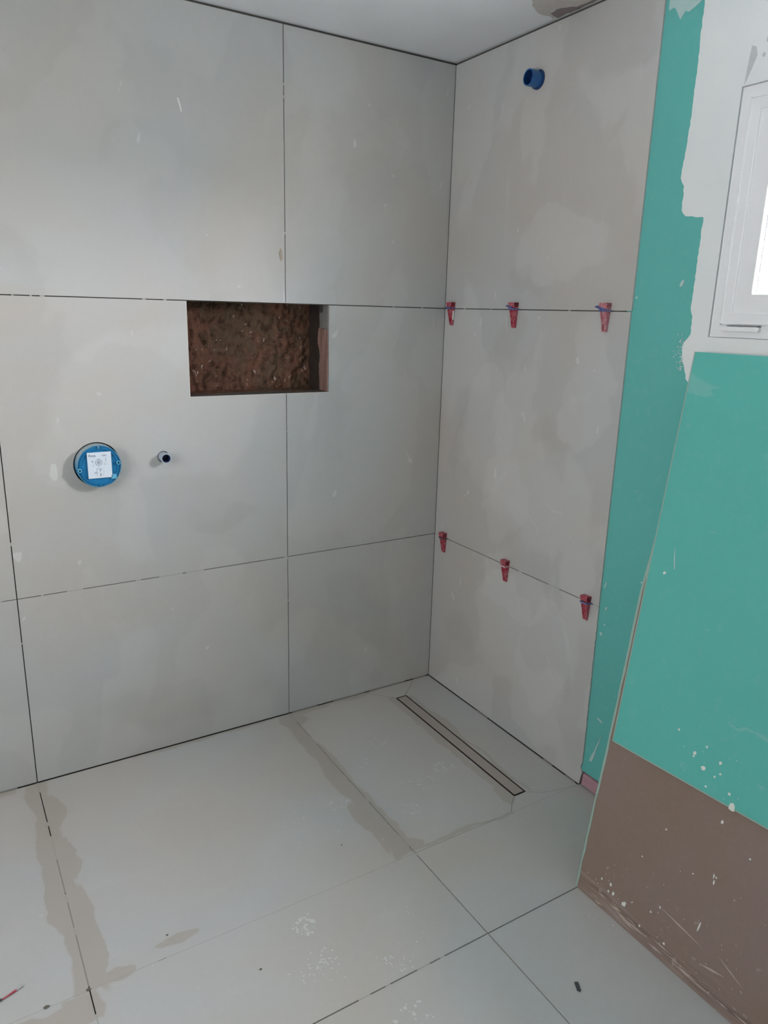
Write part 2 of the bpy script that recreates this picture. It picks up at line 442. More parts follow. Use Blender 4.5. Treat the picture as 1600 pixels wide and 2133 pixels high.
def circle(cx, cy, r, n=48, rnd=0.0):
    return [(cx + r * (1 + random.uniform(-rnd, rnd)) * math.cos(2*math.pi*i/n), cy + r * (1 + random.uniform(-rnd, rnd)) * math.sin(2*math.pi*i/n)) for i in range(n)]
def ragged(pts, step=0.012, amp=0.002, closed=True, seed=1):
    """adds small irregularities along an outline"""
    rn = random.Random(seed); out = []
    n = len(pts)
    for i in range(n if closed else n - 1):
        a = Vector(pts[i]); b = Vector(pts[(i + 1) % n]); L = (b - a).length; k = max(1, int(L / step))
        nrm = Vector((-(b - a).y, (b - a).x)).normalized() if L > 0 else Vector((0, 0))
        for j in range(k):
            q = a.lerp(b, j / k)
            if j: q = q + nrm * rn.uniform(-amp, amp)
            out.append((q.x, q.y))
    return out
def blob(cx, cy, rx, ry, n=9, ang=0.0, rnd=0.30, rn=random):
    out = []
    for i in range(n):
        t = 2 * math.pi * i / n; q = 1 + rn.uniform(-rnd, rnd)
        x, y = rx * q * math.cos(t), ry * q * math.sin(t)
        out.append((cx + x * math.cos(ang) - y * math.sin(ang), cy + x * math.sin(ang) + y * math.cos(ang)))
    return out

# ------------------------------------------------------------------ dimensions (metres)
XA, XB = -0.7344, -1.7344          # upright joints of the left wall, running on over the floor
Z1, Z2, H = 0.7164, 1.7118, 2.6387  # level joints and ceiling
TE = -0.990                        # end of the tiling on the right wall
D1, D2 = -0.985, -1.355            # cross joints of the floor
J = 0.0017                         # half a joint
XW, YW = -3.15, -4.05              # far side and back of the room
PW = 0.006                         # face of the plasterboard behind the tiles
NX0, NX1, NZ0, NZ1 = -1.109, -0.552, 1.3785, 1.7100   # niche
VC = (-1.444, 1.160)               # valve centre
PC = (-1.217, 1.169)               # pipe stub centre

# ------------------------------------------------------------------ left wall
w = MB()
O, U, V, N = (0, 0, 0), (1, 0, 0), (0, 0, 1), (0, -1, 0)
def wt(loops): w.slab(loops, O, U, V, N, 0.0, -0.009, 'tile_left', 'tile_edge')
def rc(x0, x1, z0, z1): return [(x0, z0), (x1, z0), (x1, z1), (x0, z1)]
top = H - 0.0095
for x0, x1 in ((XA + J, -0.0015), (XB + J, XA - J), (XB - 1 + J, XB - J), (XW, XB - 1 - J)):
    wt([rc(x0, x1, 0.004, Z1 - J)])
    wt([rc(x0, x1, Z2 + J, top)])
wt([[(XA + J, Z1 + J), (-0.0015, Z1 + J), (-0.0015, Z2 - J), (NX1, Z2 - J), (NX1, NZ0), (XA + J, NZ0)]])
wt([[(XB + J, Z1 + J), (XA - J, Z1 + J), (XA - J, NZ0), (NX0, NZ0), (NX0, Z2 - J), (XB + J, Z2 - J)],
    circle(*VC, 0.0765, 64), circle(*PC, 0.0205, 32)])
wt([rc(XB - 1 + J, XB - J, Z1 + J, Z2 - J)]); wt([rc(XW, XB - 1 - J, Z1 + J, Z2 - J)])
# mortar bed and masonry behind
w.slab([rc(XW - 0.1, 0.3, -0.1, H + 0.05), rc(NX0, NX1, NZ0, NZ1 + 0.0015), circle(*VC, 0.079, 48), circle(*PC, 0.022, 24)], O, U, V, N, -0.009, -0.085, 'mortar')
w.box(XW - 0.1, 0.3, 0.31, 0.40, -0.1, H + 0.05, 'mortar')
# pale chamfer round the cut edge of the niche
w.slab([rc(NX0 - .0024, NX1 + .0022, NZ0 - .0024, Z2 - J), rc(NX0, NX1, NZ0, Z2 - J - .0001)], O, U, V, N, 0.0003, -0.004, 'chamfer')
w.box(NX0, NX1, -0.0003, 0.004, Z2 + J, Z2 + J + 0.0016, 'chamfer')
# dabs of filling that bridge the open joints
def hfill(xa, xb, z): w.box(xa, xb, 0.0001, 0.006, z - J - 0.0002, z + J + 0.0002, 'joint_fill')
for a, b in ((-1.72, -1.688), (-1.656, -1.651), (-1.605, -1.599), (-1.576, -1.562), (-1.259, -1.248), (-1.188, -1.178), (-1.9, -1.80), (-0.12, -0.112), (-0.26, -0.254)): hfill(a, b, Z2)
for a, b in ((-1.577, -1.522), (-1.341, -1.322), (-1.255, -1.167), (-1.154, -1.085), (-0.751, -0.730), (-1.66, -1.652), (-2.0, -1.78)): hfill(a, b, Z1)
def vfill(za, zb, x): w.box(x - J - 0.0002, x + J + 0.0002, 0.0001, 0.006, za, zb, 'joint_fill')
for a, b in ((2.441, 2.450), (2.401, 2.411), (1.955, 1.963), (1.229, 1.236), (0.706, 0.722), (0.52, 0.53)): vfill(a, b, XA)
for a, b in ((0.906, 0.918), (0.55, 0.556)): vfill(a, b, XB)
w.slab([blob(-0.752, 1.881, 0.0065, 0.024, 11, 0.15)], O, U, V, N, 0.0006, -0.001, 'beige')
w.slab([[(-1.112, 2.345), (-1.106, 2.325), (-1.100, 2.305), (-1.097, 2.307), (-1.101, 2.328), (-1.107, 2.346)]], O, U, V, N, 0.0006, -0.001, 'speck')
for cx, cz, rx, rz, a in ((-0.035, 2.53, 0.004, 0.022, -0.2), (-0.05, 2.19, 0.004, 0.015, -0.5), (-0.055, 1.66, 0.002, 0.03, 0.0), (-1.30, 1.60, 0.003, 0.012, 0.1), (-1.42, 1.40, 0.008, 0.006, 0), (-0.31, 2.09, 0.005, 0.006, 0)):
    w.slab([blob(cx, cz, rx, rz, 9, a)], O, U, V, N, 0.0004, -0.001, 'faint')
wall_left = structure(w.build('wall_left'), 'left wall of large grey beige stone look tiles with dark open joints')

# niche in the left wall
nb = MB()
nx, nz, DEP = 48, 30, 0.205
def rough(p, amp=0.007): return amp * (noise.noise(Vector(p) * 22) + 0.7 * noise.noise(Vector(p) * 55))
def sheet(fn, nu, nv, mat):
    i0 = len(nb.v)
    for j in range(nv + 1):
        for i in range(nu + 1): nb.v.append(tuple(fn(i / nu, j / nv)))
    for j in range(nv):
        for i in range(nu):
            a = i0 + j * (nu + 1) + i
            nb.f.append((a, a + 1, a + nu + 2, a + nu + 1)); nb.mi.append(nb.m(mat))
cx0, cx1, cz0, cz1 = NX0 - 0.012, NX1 + 0.014, NZ0 - 0.012, NZ1 + 0.012
def backf(u, v):
    x = cx0 + u * (cx1 - cx0); z = cz0 + v * (cz1 - cz0)
    return (x, DEP + rough((x, 0, z), 0.012), z)
sheet(backf, nx * 2, nz * 2, 'rubble')
def side(xc, sgn):
    def f(u, v):
        y = 0.012 + u * (DEP + 0.015 - 0.012); z = cz0 + v * (cz1 - cz0)
        return (xc + (rough((xc, y, z), 0.005) if u > 0 else 0), y, z)
    return f
sheet(side(cx0, 1), 20, 30, 'rubble'); sheet(side(cx1, -1), 20, 30, 'recess_shade')  # right side coloured darker to stand for the shade inside the recess
def level(zc, s):
    def f(u, v):
        y = 0.010 + v * (DEP + 0.015 - 0.010); x = cx0 + u * (cx1 - cx0)
        return (x, y, zc + (rough((x, y, zc), 0.005) if v > 0 else 0))
    return f
sheet(level(NZ0 - 0.002, 1), 48, 20, 'rubble'); sheet(level(cz1, 1), 48, 20, 'rubble')
# masonry around the recess
for b in ((cx0 - .10, cx0 - .004, .086, .30, cz0 - .1, cz1 + .1), (cx1 + .004, cx1 + .10, .086, .30, cz0 - .1, cz1 + .1),
          (cx0 - .1, cx1 + .1, .086, .30, cz1 + .006, cz1 + .1), (cx0 - .1, cx1 + .1, .086, .30, cz0 - .1, cz0 - .006), (cx0 - .1, cx1 + .1, .232, .30, cz0 - .1, cz1 + .1)):
    nb.box(*b, 'recess_shade')
niche = nb.build('niche', wall_left, (NX0, 0, NZ0), smooth=True, label='dark rough brown brick recess cut into the tiles')
# ragged plaster lining on the right cheek of the niche
li = MB()
r1 = ragged([(0.009, NZ0), (0.078, NZ0), (0.080, NZ0 + 0.05), (0.088, NZ0 + 0.10), (0.072, NZ0 + 0.13), (0.083, NZ0 + 0.16), (0.098, NZ0 + 0.185), (0.094, NZ0 + 0.225), (0.086, NZ0 + 0.245), (0.009, NZ0 + 0.24)], 0.008, 0.0025, seed=4)
li.slab([r1], (NX1, 0, 0), (0, 1, 0), (0, 0, 1), (-1, 0, 0), 0.001, -0.012, 'lining_red')
r2 = ragged([(0.009, NZ0 + 0.2405), (0.076, NZ0 + 0.246), (0.080, NZ0 + 0.302), (0.052, NZ0 + 0.304), (0.050, NZ1 + 0.001), (0.009, NZ1 + 0.001)], 0.008, 0.0015, seed=5)
li.slab([r2], (NX1, 0, 0), (0, 1, 0), (0, 0, 1), (-1, 0, 0), 0.001, -0.012, 'lining_grey')
li.build('niche_lining', wall_left, (NX1, 0, NZ0), label='ragged reddish plaster edge with grey adhesive above')

# ------------------------------------------------------------------ floor
fl = MB()
Of, Uf, Vf, Nf = (0, 0, 0), (1, 0, 0), (0, 1, 0), (0, 0, 1)
def ft(loops): fl.slab(loops, Of, Uf, Vf, Nf, 0.0, -0.009, 'floor', 'tile_edge')
DX0, DX1, DY0, DY1 = -0.2585, -0.1995, -0.921, -0.1095    # drain
cols = ((XA + J, 0.3), (XB + J, XA - J), (XB - 1 + J, XB - J), (XW - 0.1, XB - 1 - J))
rows = ((D1 + J * 0.6, -0.003), (D2 + J, D1 - J * 0.6), (D2 - 1 + J, D2 - J), (D2 - 2 + J, D2 - 1 - J), (YW - 0.2, D2 - 2 - J))
for ci, (x0, x1) in enumerate(cols):
    for ri, (y0, y1) in enumerate(rows):
        if ci == 0 and ri == 0:
            ft([[(x0, y0), (-0.003, y0), (-0.003, y1), (x0, y1)], [(DX0, DY0), (DX1, DY0), (DX1, DY1), (DX0, DY1)]])
        else:
            ft([[(x0, y0), (x1, y0), (x1, y1), (x0, y1)]])
fl.slab([[(XW - 0.2, YW - 0.3), (0.3, YW - 0.3), (0.3, 0.05), (XW - 0.2, 0.05)], [(DX0 - .002, DY0 - .002), (DX1 + .002, DY0 - .002), (DX1 + .002, DY1 + .002), (DX0 - .002, DY1 + .002)]], Of, Uf, Vf, Nf, -0.009, -0.09, 'mortar')
def ffy(ya, yb, x): fl.box(x - J - .0003, x + J + .0003, ya, yb, -0.006, -0.0001, 'joint_fill' if False else 'joint_floor')
def ffx(xa, xb, y): fl.box(xa, xb, y - J - .0003, y + J + .0003, -0.006, -0.0001, 'joint_fill')
for a, b in ((-0.062, 0.0), (-0.268, -0.246), (-0.449, -0.327), (-0.652, -0.614), (-0.787, -0.757), (-1.3, -1.063)): fl.box(XB - J - .0003, XB + J + .0003, a, b, -0.006, -0.0001, 'joint_fill')
for a, b in ((-0.449 - 0.16, -0.449), (-0.757, -0.652), (-0.972, -0.787)): ffy(a, b, XB)
for a, b in ((-0.085, 0.0), (-0.271, -0.203), (-0.688, -0.663), (-0.812, -0.805), (-0.948, -0.884), (-0.998, -0.984)): fl.box(XA - J - .0003, XA + J + .0003, a, b, -0.006, -0.0001, 'joint_fill')
for a, b in ((-0.203, -0.15), (-0.34, -0.271)): ffy(a, b, XA)
ffx(-3.0, XB - .005, D1); ffx(XB + .005, -1.56, D1); ffx(-1.54, XA - .003, D1)
fl.box(XA, -0.40, D1 - J, D1 + J, -0.006, -0.0001, 'joint_floor'); ffx(-0.40, -0.0, D1)
for a, b in ((-1.075, -1.060), (-0.975, -0.935), (-0.90, -0.885), (-1.155, -1.12)): ffx(a, b, D2)
# slanting cuts that fall towards the drain
def cut(pts, wd, mat='joint_floor'):
    for (ax, ay), (bx, by) in zip(pts, pts[1:]):
        d = Vector((bx - ax, by - ay)).normalized(); n = Vector((-d.y, d.x)) * wd
        fl.slab([[(ax + n.x, ay + n.y), (bx + n.x, by + n.y), (bx - n.x, by - n.y), (ax - n.x, ay - n.y)]], Of, Uf, Vf, Nf, 0.0004, -0.002, mat)
cut([(DX1 - .002, DY1 + .004), (-0.150, -0.060), (-0.097, -0.009)], 0.0011)
cut([(DX0, DY1 + .002), (-0.322, -0.045), (-0.36, -0.010)], 0.0008)
cut([(DX0 - .003, DY0 - .003), (-0.290, -0.945), (-0.325, -0.982)], 0.0014)
cut([(DX1 + .002, DY0 - .003), (-0.150, -0.955), (-0.08, -0.972), (-0.010, -0.985)], 0.0010, 'joint_fill')
for xa, xb in ((-0.72, -0.60), (-0.52, -0.36), (-0.33, -0.14), (-0.09, -0.02), (-2.6, -1.80)):
    fl.box(xa, xb, -0.0045, -0.0002, -0.004, 0.0032, 'joint_floor')
for ya, yb in ((-0.45, -0.38), (-0.85, -0.80), (-0.97, -0.92)):
    fl.box(-0.0042, -0.0002, ya, yb, -0.004, 0.003, 'joint_floor')
floor = structure(fl.build('floor'), 'floor of large grey stone look tiles with thin dark joints')

# ------------------------------------------------------------------ right wall: plasterboard, then tiles
WY0, WY1, WZ0, WZ1 = -1.990, -1.272, 1.645, 2.285     # window opening (y, z)
rw = MB()
Or, Ur, Vr, Nr = (0, 0, 0), (0, 1, 0), (0, 0, 1), (-1, 0, 0)
rw.slab([[(YW - 0.15, 0.062), (TE + 0.02, 0.062), (TE + 0.02, H + .02), (YW - 0.15, H + .02)], [(WY0, WZ0), (WY1, WZ0), (WY1, WZ1), (WY0, WZ1)]], Or, Ur, Vr, Nr, -PW, -0.25, 'green', 'filler')
rw.slab([[(TE + 0.021, -0.05), (0.15, -0.05), (0.15, H + .02), (TE + 0.021, H + .02)]], Or, Ur, Vr, Nr, -0.009, -0.25, 'mortar')
rw.slab([[(YW - 0.15, -0.05), (TE + 0.021, -0.05), (TE + 0.021, 0.0615), (YW - 0.15, 0.0615)]], Or, Ur, Vr, Nr, -0.012, -0.25, 'mortar')
wall_right = structure(rw.build('wall_right'), 'right wall of green moisture board beside the tiling')
tr = MB()
def rt(loops): tr.slab(loops, Or, Ur, Vr, Nr, 0.0, -0.009, 'tile_right', 'tile_edge')
bot = ragged([(TE, Z1 - J), (TE - 0.003, 0.10), (TE + 0.004, 0.075), (TE - 0.006, 0.055), (TE + 0.002, 0.012), (TE + 0.004, 0.004)], 0.012, 0.0012, False, 3) + [(TE + 0.004, 0.004)]
rt([bot + [(-0.0015, 0.004), (-0.0015, Z1 - J)]])
rt([[(TE, Z1 + J), (-0.0015, Z1 + J), (-0.0015, Z2 - J), (TE, Z2 - J)]])
rt([[(TE - 0.002, Z2 + J), (-0.0015, Z2 + J), (-0.0015, top), (TE - 0.002, top)], circle(-0.483, 2.474, 0.0315, 32)])
def rfill(ya, yb, z): tr.box(0.0001, 0.006, ya, yb, z - J - .0002, z + J + .0002, 'joint_fill')
for a, b in ((-0.142, -0.130), (-0.729, -0.720), (-0.305, -0.301)): rfill(a, b, Z2)
for a, b in ((-0.592, -0.572), (-0.798, -0.74), (-0.99, -0.963), (-0.055, -0.002)): rfill(a, b, Z1)
for cy, cz, ry, rz, a in ((-0.325, 1.765, 0.004, 0.016, -0.4), (-0.245, 1.66, 0.009, 0.018, 0.1), (-0.60, 1.89, 0.006, 0.006, 0), (-0.43, 1.99, 0.005, 0.006, 0), (-0.865, 1.52, 0.006, 0.007, 0), (-0.57, 2.61, 0.008, 0.010, 0), (-0.21, 0.55, .004, .02, 0), (-0.40, 1.665, 0.003, 0.03, -0.1), (-0.83, 0.93, 0.006, 0.006, 0)):
    tr.slab([blob(cy, cz, ry, rz, 9, a)], Or, Ur, Vr, Nr, 0.0004, -0.001, 'faint')
# long wipe marks
for pts in ([(-0.69, 1.02), (-0.73, 1.00), (-0.78, 1.005)], [(-0.60, 0.955), (-0.64, 0.93), (-0.665, 0.905)], [(-0.77, 0.43), (-0.80, 0.37), (-0.83, 0.335), (-0.86, 0.345)]):
    for (a0, b0), (a1, b1) in zip(pts, pts[1:]):
        d = Vector((a1 - a0, b1 - b0)).normalized(); n = Vector((-d.y, d.x)) * 0.003
        tr.slab([[(a0 + n.x, b0 + n.y), (a1 + n.x * .6, b1 + n.y * .6), (a1 - n.x * .6, b1 - n.y * .6), (a0 - n.x, b0 - n.y)]], Or, Ur, Vr, Nr, 0.0003, -0.001, 'faint')
tr.build('tile_cladding', wall_right, label='large grey beige tiles on the shower side')
# pink strip at the foot of the green board
pk = MB()
pk.slab([ragged([(YW, 0.005), (TE - 0.006, 0.007), (TE - 0.010, 0.056), (YW, 0.052)], 0.03, 0.001, seed=9)], Or, Ur, Vr, Nr, -0.003, -0.0125, 'pink')
pk.build('pink_board_strip', wall_right, label='pink board strip at the foot')
# white filler around the window
fi = MB()
edge = [(-1.116, H), (-1.122, 2.526), (-1.124, 2.34), (-1.124, 2.22), (-1.118, 2.146), (-1.113, 2.084), (-1.128, 2.060), (-1.130, 1.995), (-1.146, 1.978), (-1.206, 1.970), (-1.204, 1.884), (-1.204, 1.793), (-1.202, 1.726), (-1.212, 1.700), (-1.213, 1.650), (-1.190, 1.618), (-1.193, 1.583), (-1.214, 1.535), (-1.216, 1.522), (-1.235, 1.505)]
edge = ragged(edge, 0.010, 0.0016, False, 11)
outline = edge + [(-1.30, 1.46), (-2.6, 1.45), (-2.6, H)]
fi.slab([outline, [(WY0, WZ0), (WY1, WZ0), (WY1, WZ1), (WY0, WZ1)]], Or, Ur, Vr, Nr, -PW + 0.0012, -PW - 0.001, 'filler')
fi.slab([ragged([(-0.996, H), (-1.005, 2.535), (-1.020, 2.538), (-1.028, 2.533), (-1.047, 2.501), (-1.062, 2.518), (-1.075, 2.513), (-1.098, 2.522), (-1.113, 2.530), (-1.118, H)], 0.01, 0.001, seed=8)], Or, Ur, Vr, Nr, -PW + 0.0008, -PW - 0.001, 'film')
fi.slab([[(-1.285, 2.378), (-1.298, 2.372), (-1.304, 2.352), (-1.294, 2.325), (-1.282, 2.297), (-1.277, 2.288), (-1.280, 2.33)]], Or, Ur, Vr, Nr, -PW + 0.0016, -PW, 'smudge')
for cy, cz in ((-1.328, 2.382), (-1.322, 2.348), (-1.346, 2.41)): fi.slab([blob(cy, cz, 0.004, 0.006, 8)], Or, Ur, Vr, Nr, -PW + 0.0016, -PW, 'smudge')
rn = random.Random(5)
for k in range(46):
    cy = -1.198 + abs(rn.gauss(0, 0.014)); cz = rn.uniform(1.545, 1.65)
    fi.slab([blob(cy, cz, rn.uniform(.0012, .004), rn.uniform(.001, .003), 6, rn.uniform(0, 3), rn=rn)], Or, Ur, Vr, Nr, -PW + 0.0016, -PW, 'film')
for cy, cz, ry, rz in ((-1.162, 1.794, .005, .010), (-1.002, 1.754, .003, .004), (-1.046, 0.30, .012, .004), (-1.02, 0.72, .004, .008), (-1.01, 0.62, .006, .006), (-1.005, 0.80, .003, .012), (-1.045, 0.19, .003, .05), (-1.03, 0.14, .006, .03), (-1.02, 0.66, .003, .003), (-1.15, 0.86, .004, .003)):
    fi.slab([blob(cy, cz, ry, rz, 9, 0.3)], Or, Ur, Vr, Nr, -PW + 0.0009, -PW, 'film')
fi.build('filler_patch', wall_right, label='white joint filler around the window')

# window
wi = MB()
fx = 0.0115     # face of the outer frame
def frame(mb, y0, y1, z0, z1, wd, xa, xb, mat):
    mb.slab([[(y0, z0), (y1, z0), (y1, z1), (y0, z1)], [(y0 + wd, z0 + wd), (y1 - wd, z0 + wd), (y1 - wd, z1 - wd), (y0 + wd, z1 - wd)]], Or, Ur, Vr, Nr, -xa, -xb, mat)
frame(wi, WY0 + .001, WY1 - .001, WZ0 + .001, WZ1 - .001, 0.045, fx, 0.085, 'pvc')
window = structure(wi.build('window_1', origin=(0.016, WY1, WZ0), bevel=0.002), 'white plastic window with bright glass')
sa = MB()
frame(sa, WY0 + .034, WY1 - .034, WZ0 + .0375, WZ1 - .034, 0.030, 0.004, 0.075, 'pvc')
frame(sa, WY0 + .062, WY1 - .062, WZ0 + .0655, WZ1 - .062, 0.052, 0.008, 0.075, 'pvc')
sa.build('window_sash', window, (0.004, WY1, WZ0), bevel=0.003)
gm = MB()
frame(gm, WY0 + .112, WY1 - .112, WZ0 + .1155, WZ1 - .112, 0.005, 0.024, 0.034, 'seal')
gm.build('window_seal', window, (0.024, WY1, WZ0))
gg = MB(); gg.slab([[(WY0 + .113, WZ0 + .1165), (WY1 - .113, WZ0 + .1165), (WY1 - .113, WZ1 - .113), (WY0 + .113, WZ1 - .113)]], Or, Ur, Vr, Nr, -0.027, -0.031, 'glass')
gg.build('window_pane', window, (0.027, WY1, WZ0))
hg = MB()
hg.box(-0.006, 0.018, -1.424, -1.312, WZ0 + 0.018, WZ0 + 0.031, 'pvc')
hg.box(-0.003, 0.018, -1.424, -1.330, WZ0 + 0.0315, WZ0 + 0.0345, 'seal')
hg.build('hinge_cover', window, (0, -1.37, WZ0), bevel=0.0025)

# ------------------------------------------------------------------ ceiling and unseen sides of the room
ce = MB()
ce.box(XW - .2, 0.3, YW - .2, 0.15, H, H + 0.1, 'white_board')
ceiling = structure(ce.build('ceiling'), 'smooth white board ceiling')
ct = MB()
ct.slab([ragged([(-0.10, -0.56), (-0.012, -0.545), (-0.006, -0.75), (-0.15, -0.76), (-0.19, -0.63)], 0.02, 0.006, seed=2)], (0, 0, H), Uf, Vf, (0, 0, -1), 0.0008, -0.001, 'torn')
ct.slab([ragged([(-0.05, -0.575), (-0.004, -0.56), (-0.004, -0.665), (-0.030, -0.655), (-0.055, -0.62)], 0.015, 0.004, seed=6)], (0, 0, H), Uf, Vf, (0, 0, -1), 0.0012, -0.001, 'torn_dark')
ct.slab([ragged([(-0.02, -0.66), (-0.004, -0.66), (-0.004, -0.78), (-0.018, -0.78)], 0.015, 0.003, seed=7)], (0, 0, H), Uf, Vf, (0, 0, -1), 0.0012, -0.001, 'torn_dark')
ct.build('torn_patch', ceiling, label='torn brownish paper patch by the wall')
si = MB()
si.slab([[(YW - .2, -.05), (YW - .2, H + .05), (0.1, H + .05), (0.1, -.05)], [(-2.25, 1.18), (-0.95, 1.18), (-0.95, 2.38), (-2.25, 2.38)]], (XW, 0, 0), (0, 1, 0), (0, 0, 1), (1, 0, 0), 0.0, -0.12, 'render')  # opening made up to hold the added fill lamp
si.box(XW - 0.14, XW - 0.12, -2.4, -0.8, 1.0, 2.5, 'pvc')  # panel closing the made-up opening behind the lamp
structure(si.build('wall_side'), 'plain plastered wall')
bw = MB()
bw.box(XW - .2, 0.3, YW - 0.12, YW, -0.05, H + 0.05, 'render')
structure(bw.build('wall_back'), 'plain plastered wall behind')

# ------------------------------------------------------------------ leaning boards
TH = math.radians(13.0)
LD = Vector((math.sin(TH), 0, math.cos(TH))); LN = Vector((-math.cos(TH), 0, math.sin(TH)))
LO = Vector((-0.385, 0, 0.0)); LU = Vector((0, -1, 0))
cs = math.cos(TH)
bo = MB()
left = ragged([(1.350, 0.001), (1.316, 0.551 / cs), (1.290, 0.912 / cs), (1.289, 1.10 / cs), (1.268, 1.545 / cs)], 0.04, 0.0006, False, 21) + [(1.268, 1.545 / cs)]
outl = left + [(2.62, 1.545 / cs), (2.62, 0.001)]
sl = MB()
sl.slab([outl], LO, LU, LD, LN, 0.0, -0.0115, 'brown', 'gypsum')
board = thing('leaning_board', 'brown backed plasterboard leaning on the right wall, foot on the floor tiles', 'plasterboard', (-0.385, -1.9, 0))
sl.build('back_paper', board, (-0.385, -1.9, 0))
gb = MB(); gb.slab([[(a, b) for a, b in outl]], LO, LU, LD, LN, -0.0115, -0.0125, 'green_face')
gb.build('front_paper', board, (-0.385, -1.9, 0), label='green front paper facing the wall')
ed = MB()
lp = left
inner = []
rn = random.Random(3)
for i, (a, b) in enumerate(lp):
    wd = 0.0068 + rn.uniform(-0.001, 0.001)
    if b < 0.36: wd = 0.0055 + rn.uniform(-.002, .002)
    inner.append((a + wd, b))
ed.slab([ [(a - 0.0008, b) for a, b in lp] + inner[::-1]], LO, LU, LD, LN, 0.0006, -0.0005, 'paper_edge')
ed.build('folded_edge', board, (-0.385, -1.9, 0), label='pale green paper folded round the left edge')
# specks and scuffs
def on_board(mb, y, z, ry, rz, h, mat, ang=0.0, rn=random, n=8):
    mb.slab([blob(-y, z / cs, ry, rz, n, ang, rn=rn)], LO, LU, LD, LN, h + 0.0010, h - 0.0002, mat)
sp = MB(); rn = random.Random(12)
for y, z, r in ((-1.428, .080, .0028), (-1.461, .084, .004), (-1.477, .066, .0045), (-1.518, .063, .0065), (-1.58, .042, .003), (-1.621, .129, .0025), (-1.804, .395, .0022), (-1.713, .438, .004), (-1.46, .062, .003), (-1.54, .085, .002), (-1.575, .33, .0022), (-1.68, .27, .002), (-1.74, .30, .002), (-1.53, .22, .0018), (-1.60, .10, .0025), (-1.66, .05, .003)):
    on_board(sp, y, z, r, r * 1.2, 0.0, 'speck', rn=rn)
for k in range(60):
    y = rn.uniform(-2.1, -1.40); z = min(.40, abs(rn.gauss(0, 0.12)) + 0.02)
    on_board(sp, y, z, rn.uniform(.0008, .002), rn.uniform(.0008, .0025), 0.0, 'scuff', rn=rn)
for y, z in ((-1.733, .30), (-1.738, .285)): on_board(sp, y, z, .002, .006, 0.0, 'speck', .1, rn)
on_board(sp, -1.735, .158, .0022, .013, 0.0, 'speck', -0.1, rn)
s1 = sp.build('plaster_speck', board, (-0.385, -1.9, 0)); s1['kind'] = 'stuff'
sc = MB()
def streak(mb, a, b, wd, mat, h=0.0006):
    d = Vector((b[0] - a[0], b[1] - a[1])).normalized(); n = Vector((-d.y, d.x)) * wd
    m = ((a[0] + b[0]) / 2, (a[1] + b[1]) / 2)
    mb.slab([[a, (m[0] - n.x, m[1] - n.y), b, (m[0] + n.x, m[1] + n.y)]], LO, LU, LD, LN, h, -0.0004, mat)
streak(sc, (1.610, .135), (1.760, .118), .0022, 'scuff'); streak(sc, (1.76, .075), (1.83, .092), .003, 'scuff')
streak(sc, (1.80, .13), (1.88, .10), .0018, 'scuff'); streak(sc, (1.50, .030), (1.56, .022), .004, 'scuff')
rn = random.Random(31)
for k in range(26):
    a = rn.uniform(1.40, 2.05); L = rn.uniform(.02, .10); b = rn.uniform(.003, .045)
    streak(sc, (a, b), (a + L, b + rn.uniform(-.004, .004)), rn.uniform(.0008, .0030), 'scuff')
s2 = sc.build('scuffed_foot', board, (-0.385, -1.9, 0), label='pale scuffs and torn paper along the foot'); s2['kind'] = 'stuff'

g2 = MB()
GT = 0.0125
gout = [(1.344, 0.470 / cs), (1.259, 1.600 / cs), (2.55, 1.604 / cs), (2.47, 0.520 / cs)]
gout = ragged([gout[0], gout[1]], 0.05, 0.0007, False, 41) + [gout[1], gout[2], gout[3]]
g2.slab([gout], LO, LU, LD, LN, GT + 0.0006, 0.0020, 'green_face', 'gypsum')
gboard = thing('green_board', 'green plasterboard sheet leaning below the window, in front of the brown backed board', 'plasterboard', (-0.29, -1.9, 0.47))
g2.build('green_paper', gboard, (-0.29, -1.9, 0.47), bevel=0.0008)
e2 = MB()
def strip(a, b, wd):
    d = Vector((b[0] - a[0], b[1] - a[1])).normalized(); n = Vector((-d.y, d.x)) * wd
    e2.slab([[a, b, (b[0] + n.x, b[1] + n.y), (a[0] + n.x, a[1] + n.y)]], LO, LU, LD, LN, GT + 0.0012, GT, 'paper_edge')
strip((1.344, 0.470 / cs), (2.47, 0.520 / cs), 0.0035); strip((1.259, 1.600 / cs), (1.344, 0.470 / cs), 0.0035)
e2.build('cut_edge', gboard, (-0.29, -1.9, 0.47), label='pale cut edge of the board')
s3 = MB(); rn = random.Random(4)
for y, z, r in ((-1.536, .603, .0035), (-1.624, .598, .003), (-1.597, .567, .0045), (-1.597, .558, .003), (-1.631, .543, .0055), (-1.671, .578, .0045), (-1.667, .538, .003), (-1.679, .552, .003), (-1.652, .503, .003), (-1.716, .519, .0035), (-1.732, .492, .009), (-1.361, .987, .005)):
    on_board(s3, y, z, r, r, GT + .0006, 'speck', rn=rn)
for k in range(14): on_board(s3, rn.uniform(-1.75, -1.55), rn.uniform(.5, .62), .0012, .0012, GT + .0006, 'film', rn=rn)
on_board(s3, -1.38, 1.03, .002, .03, GT + .0006, 'film', .3, rn)
s4 = s3.build('plaster_speck', gboard, (-0.29, -1.9, 0.47)); s4['kind'] = 'stuff'

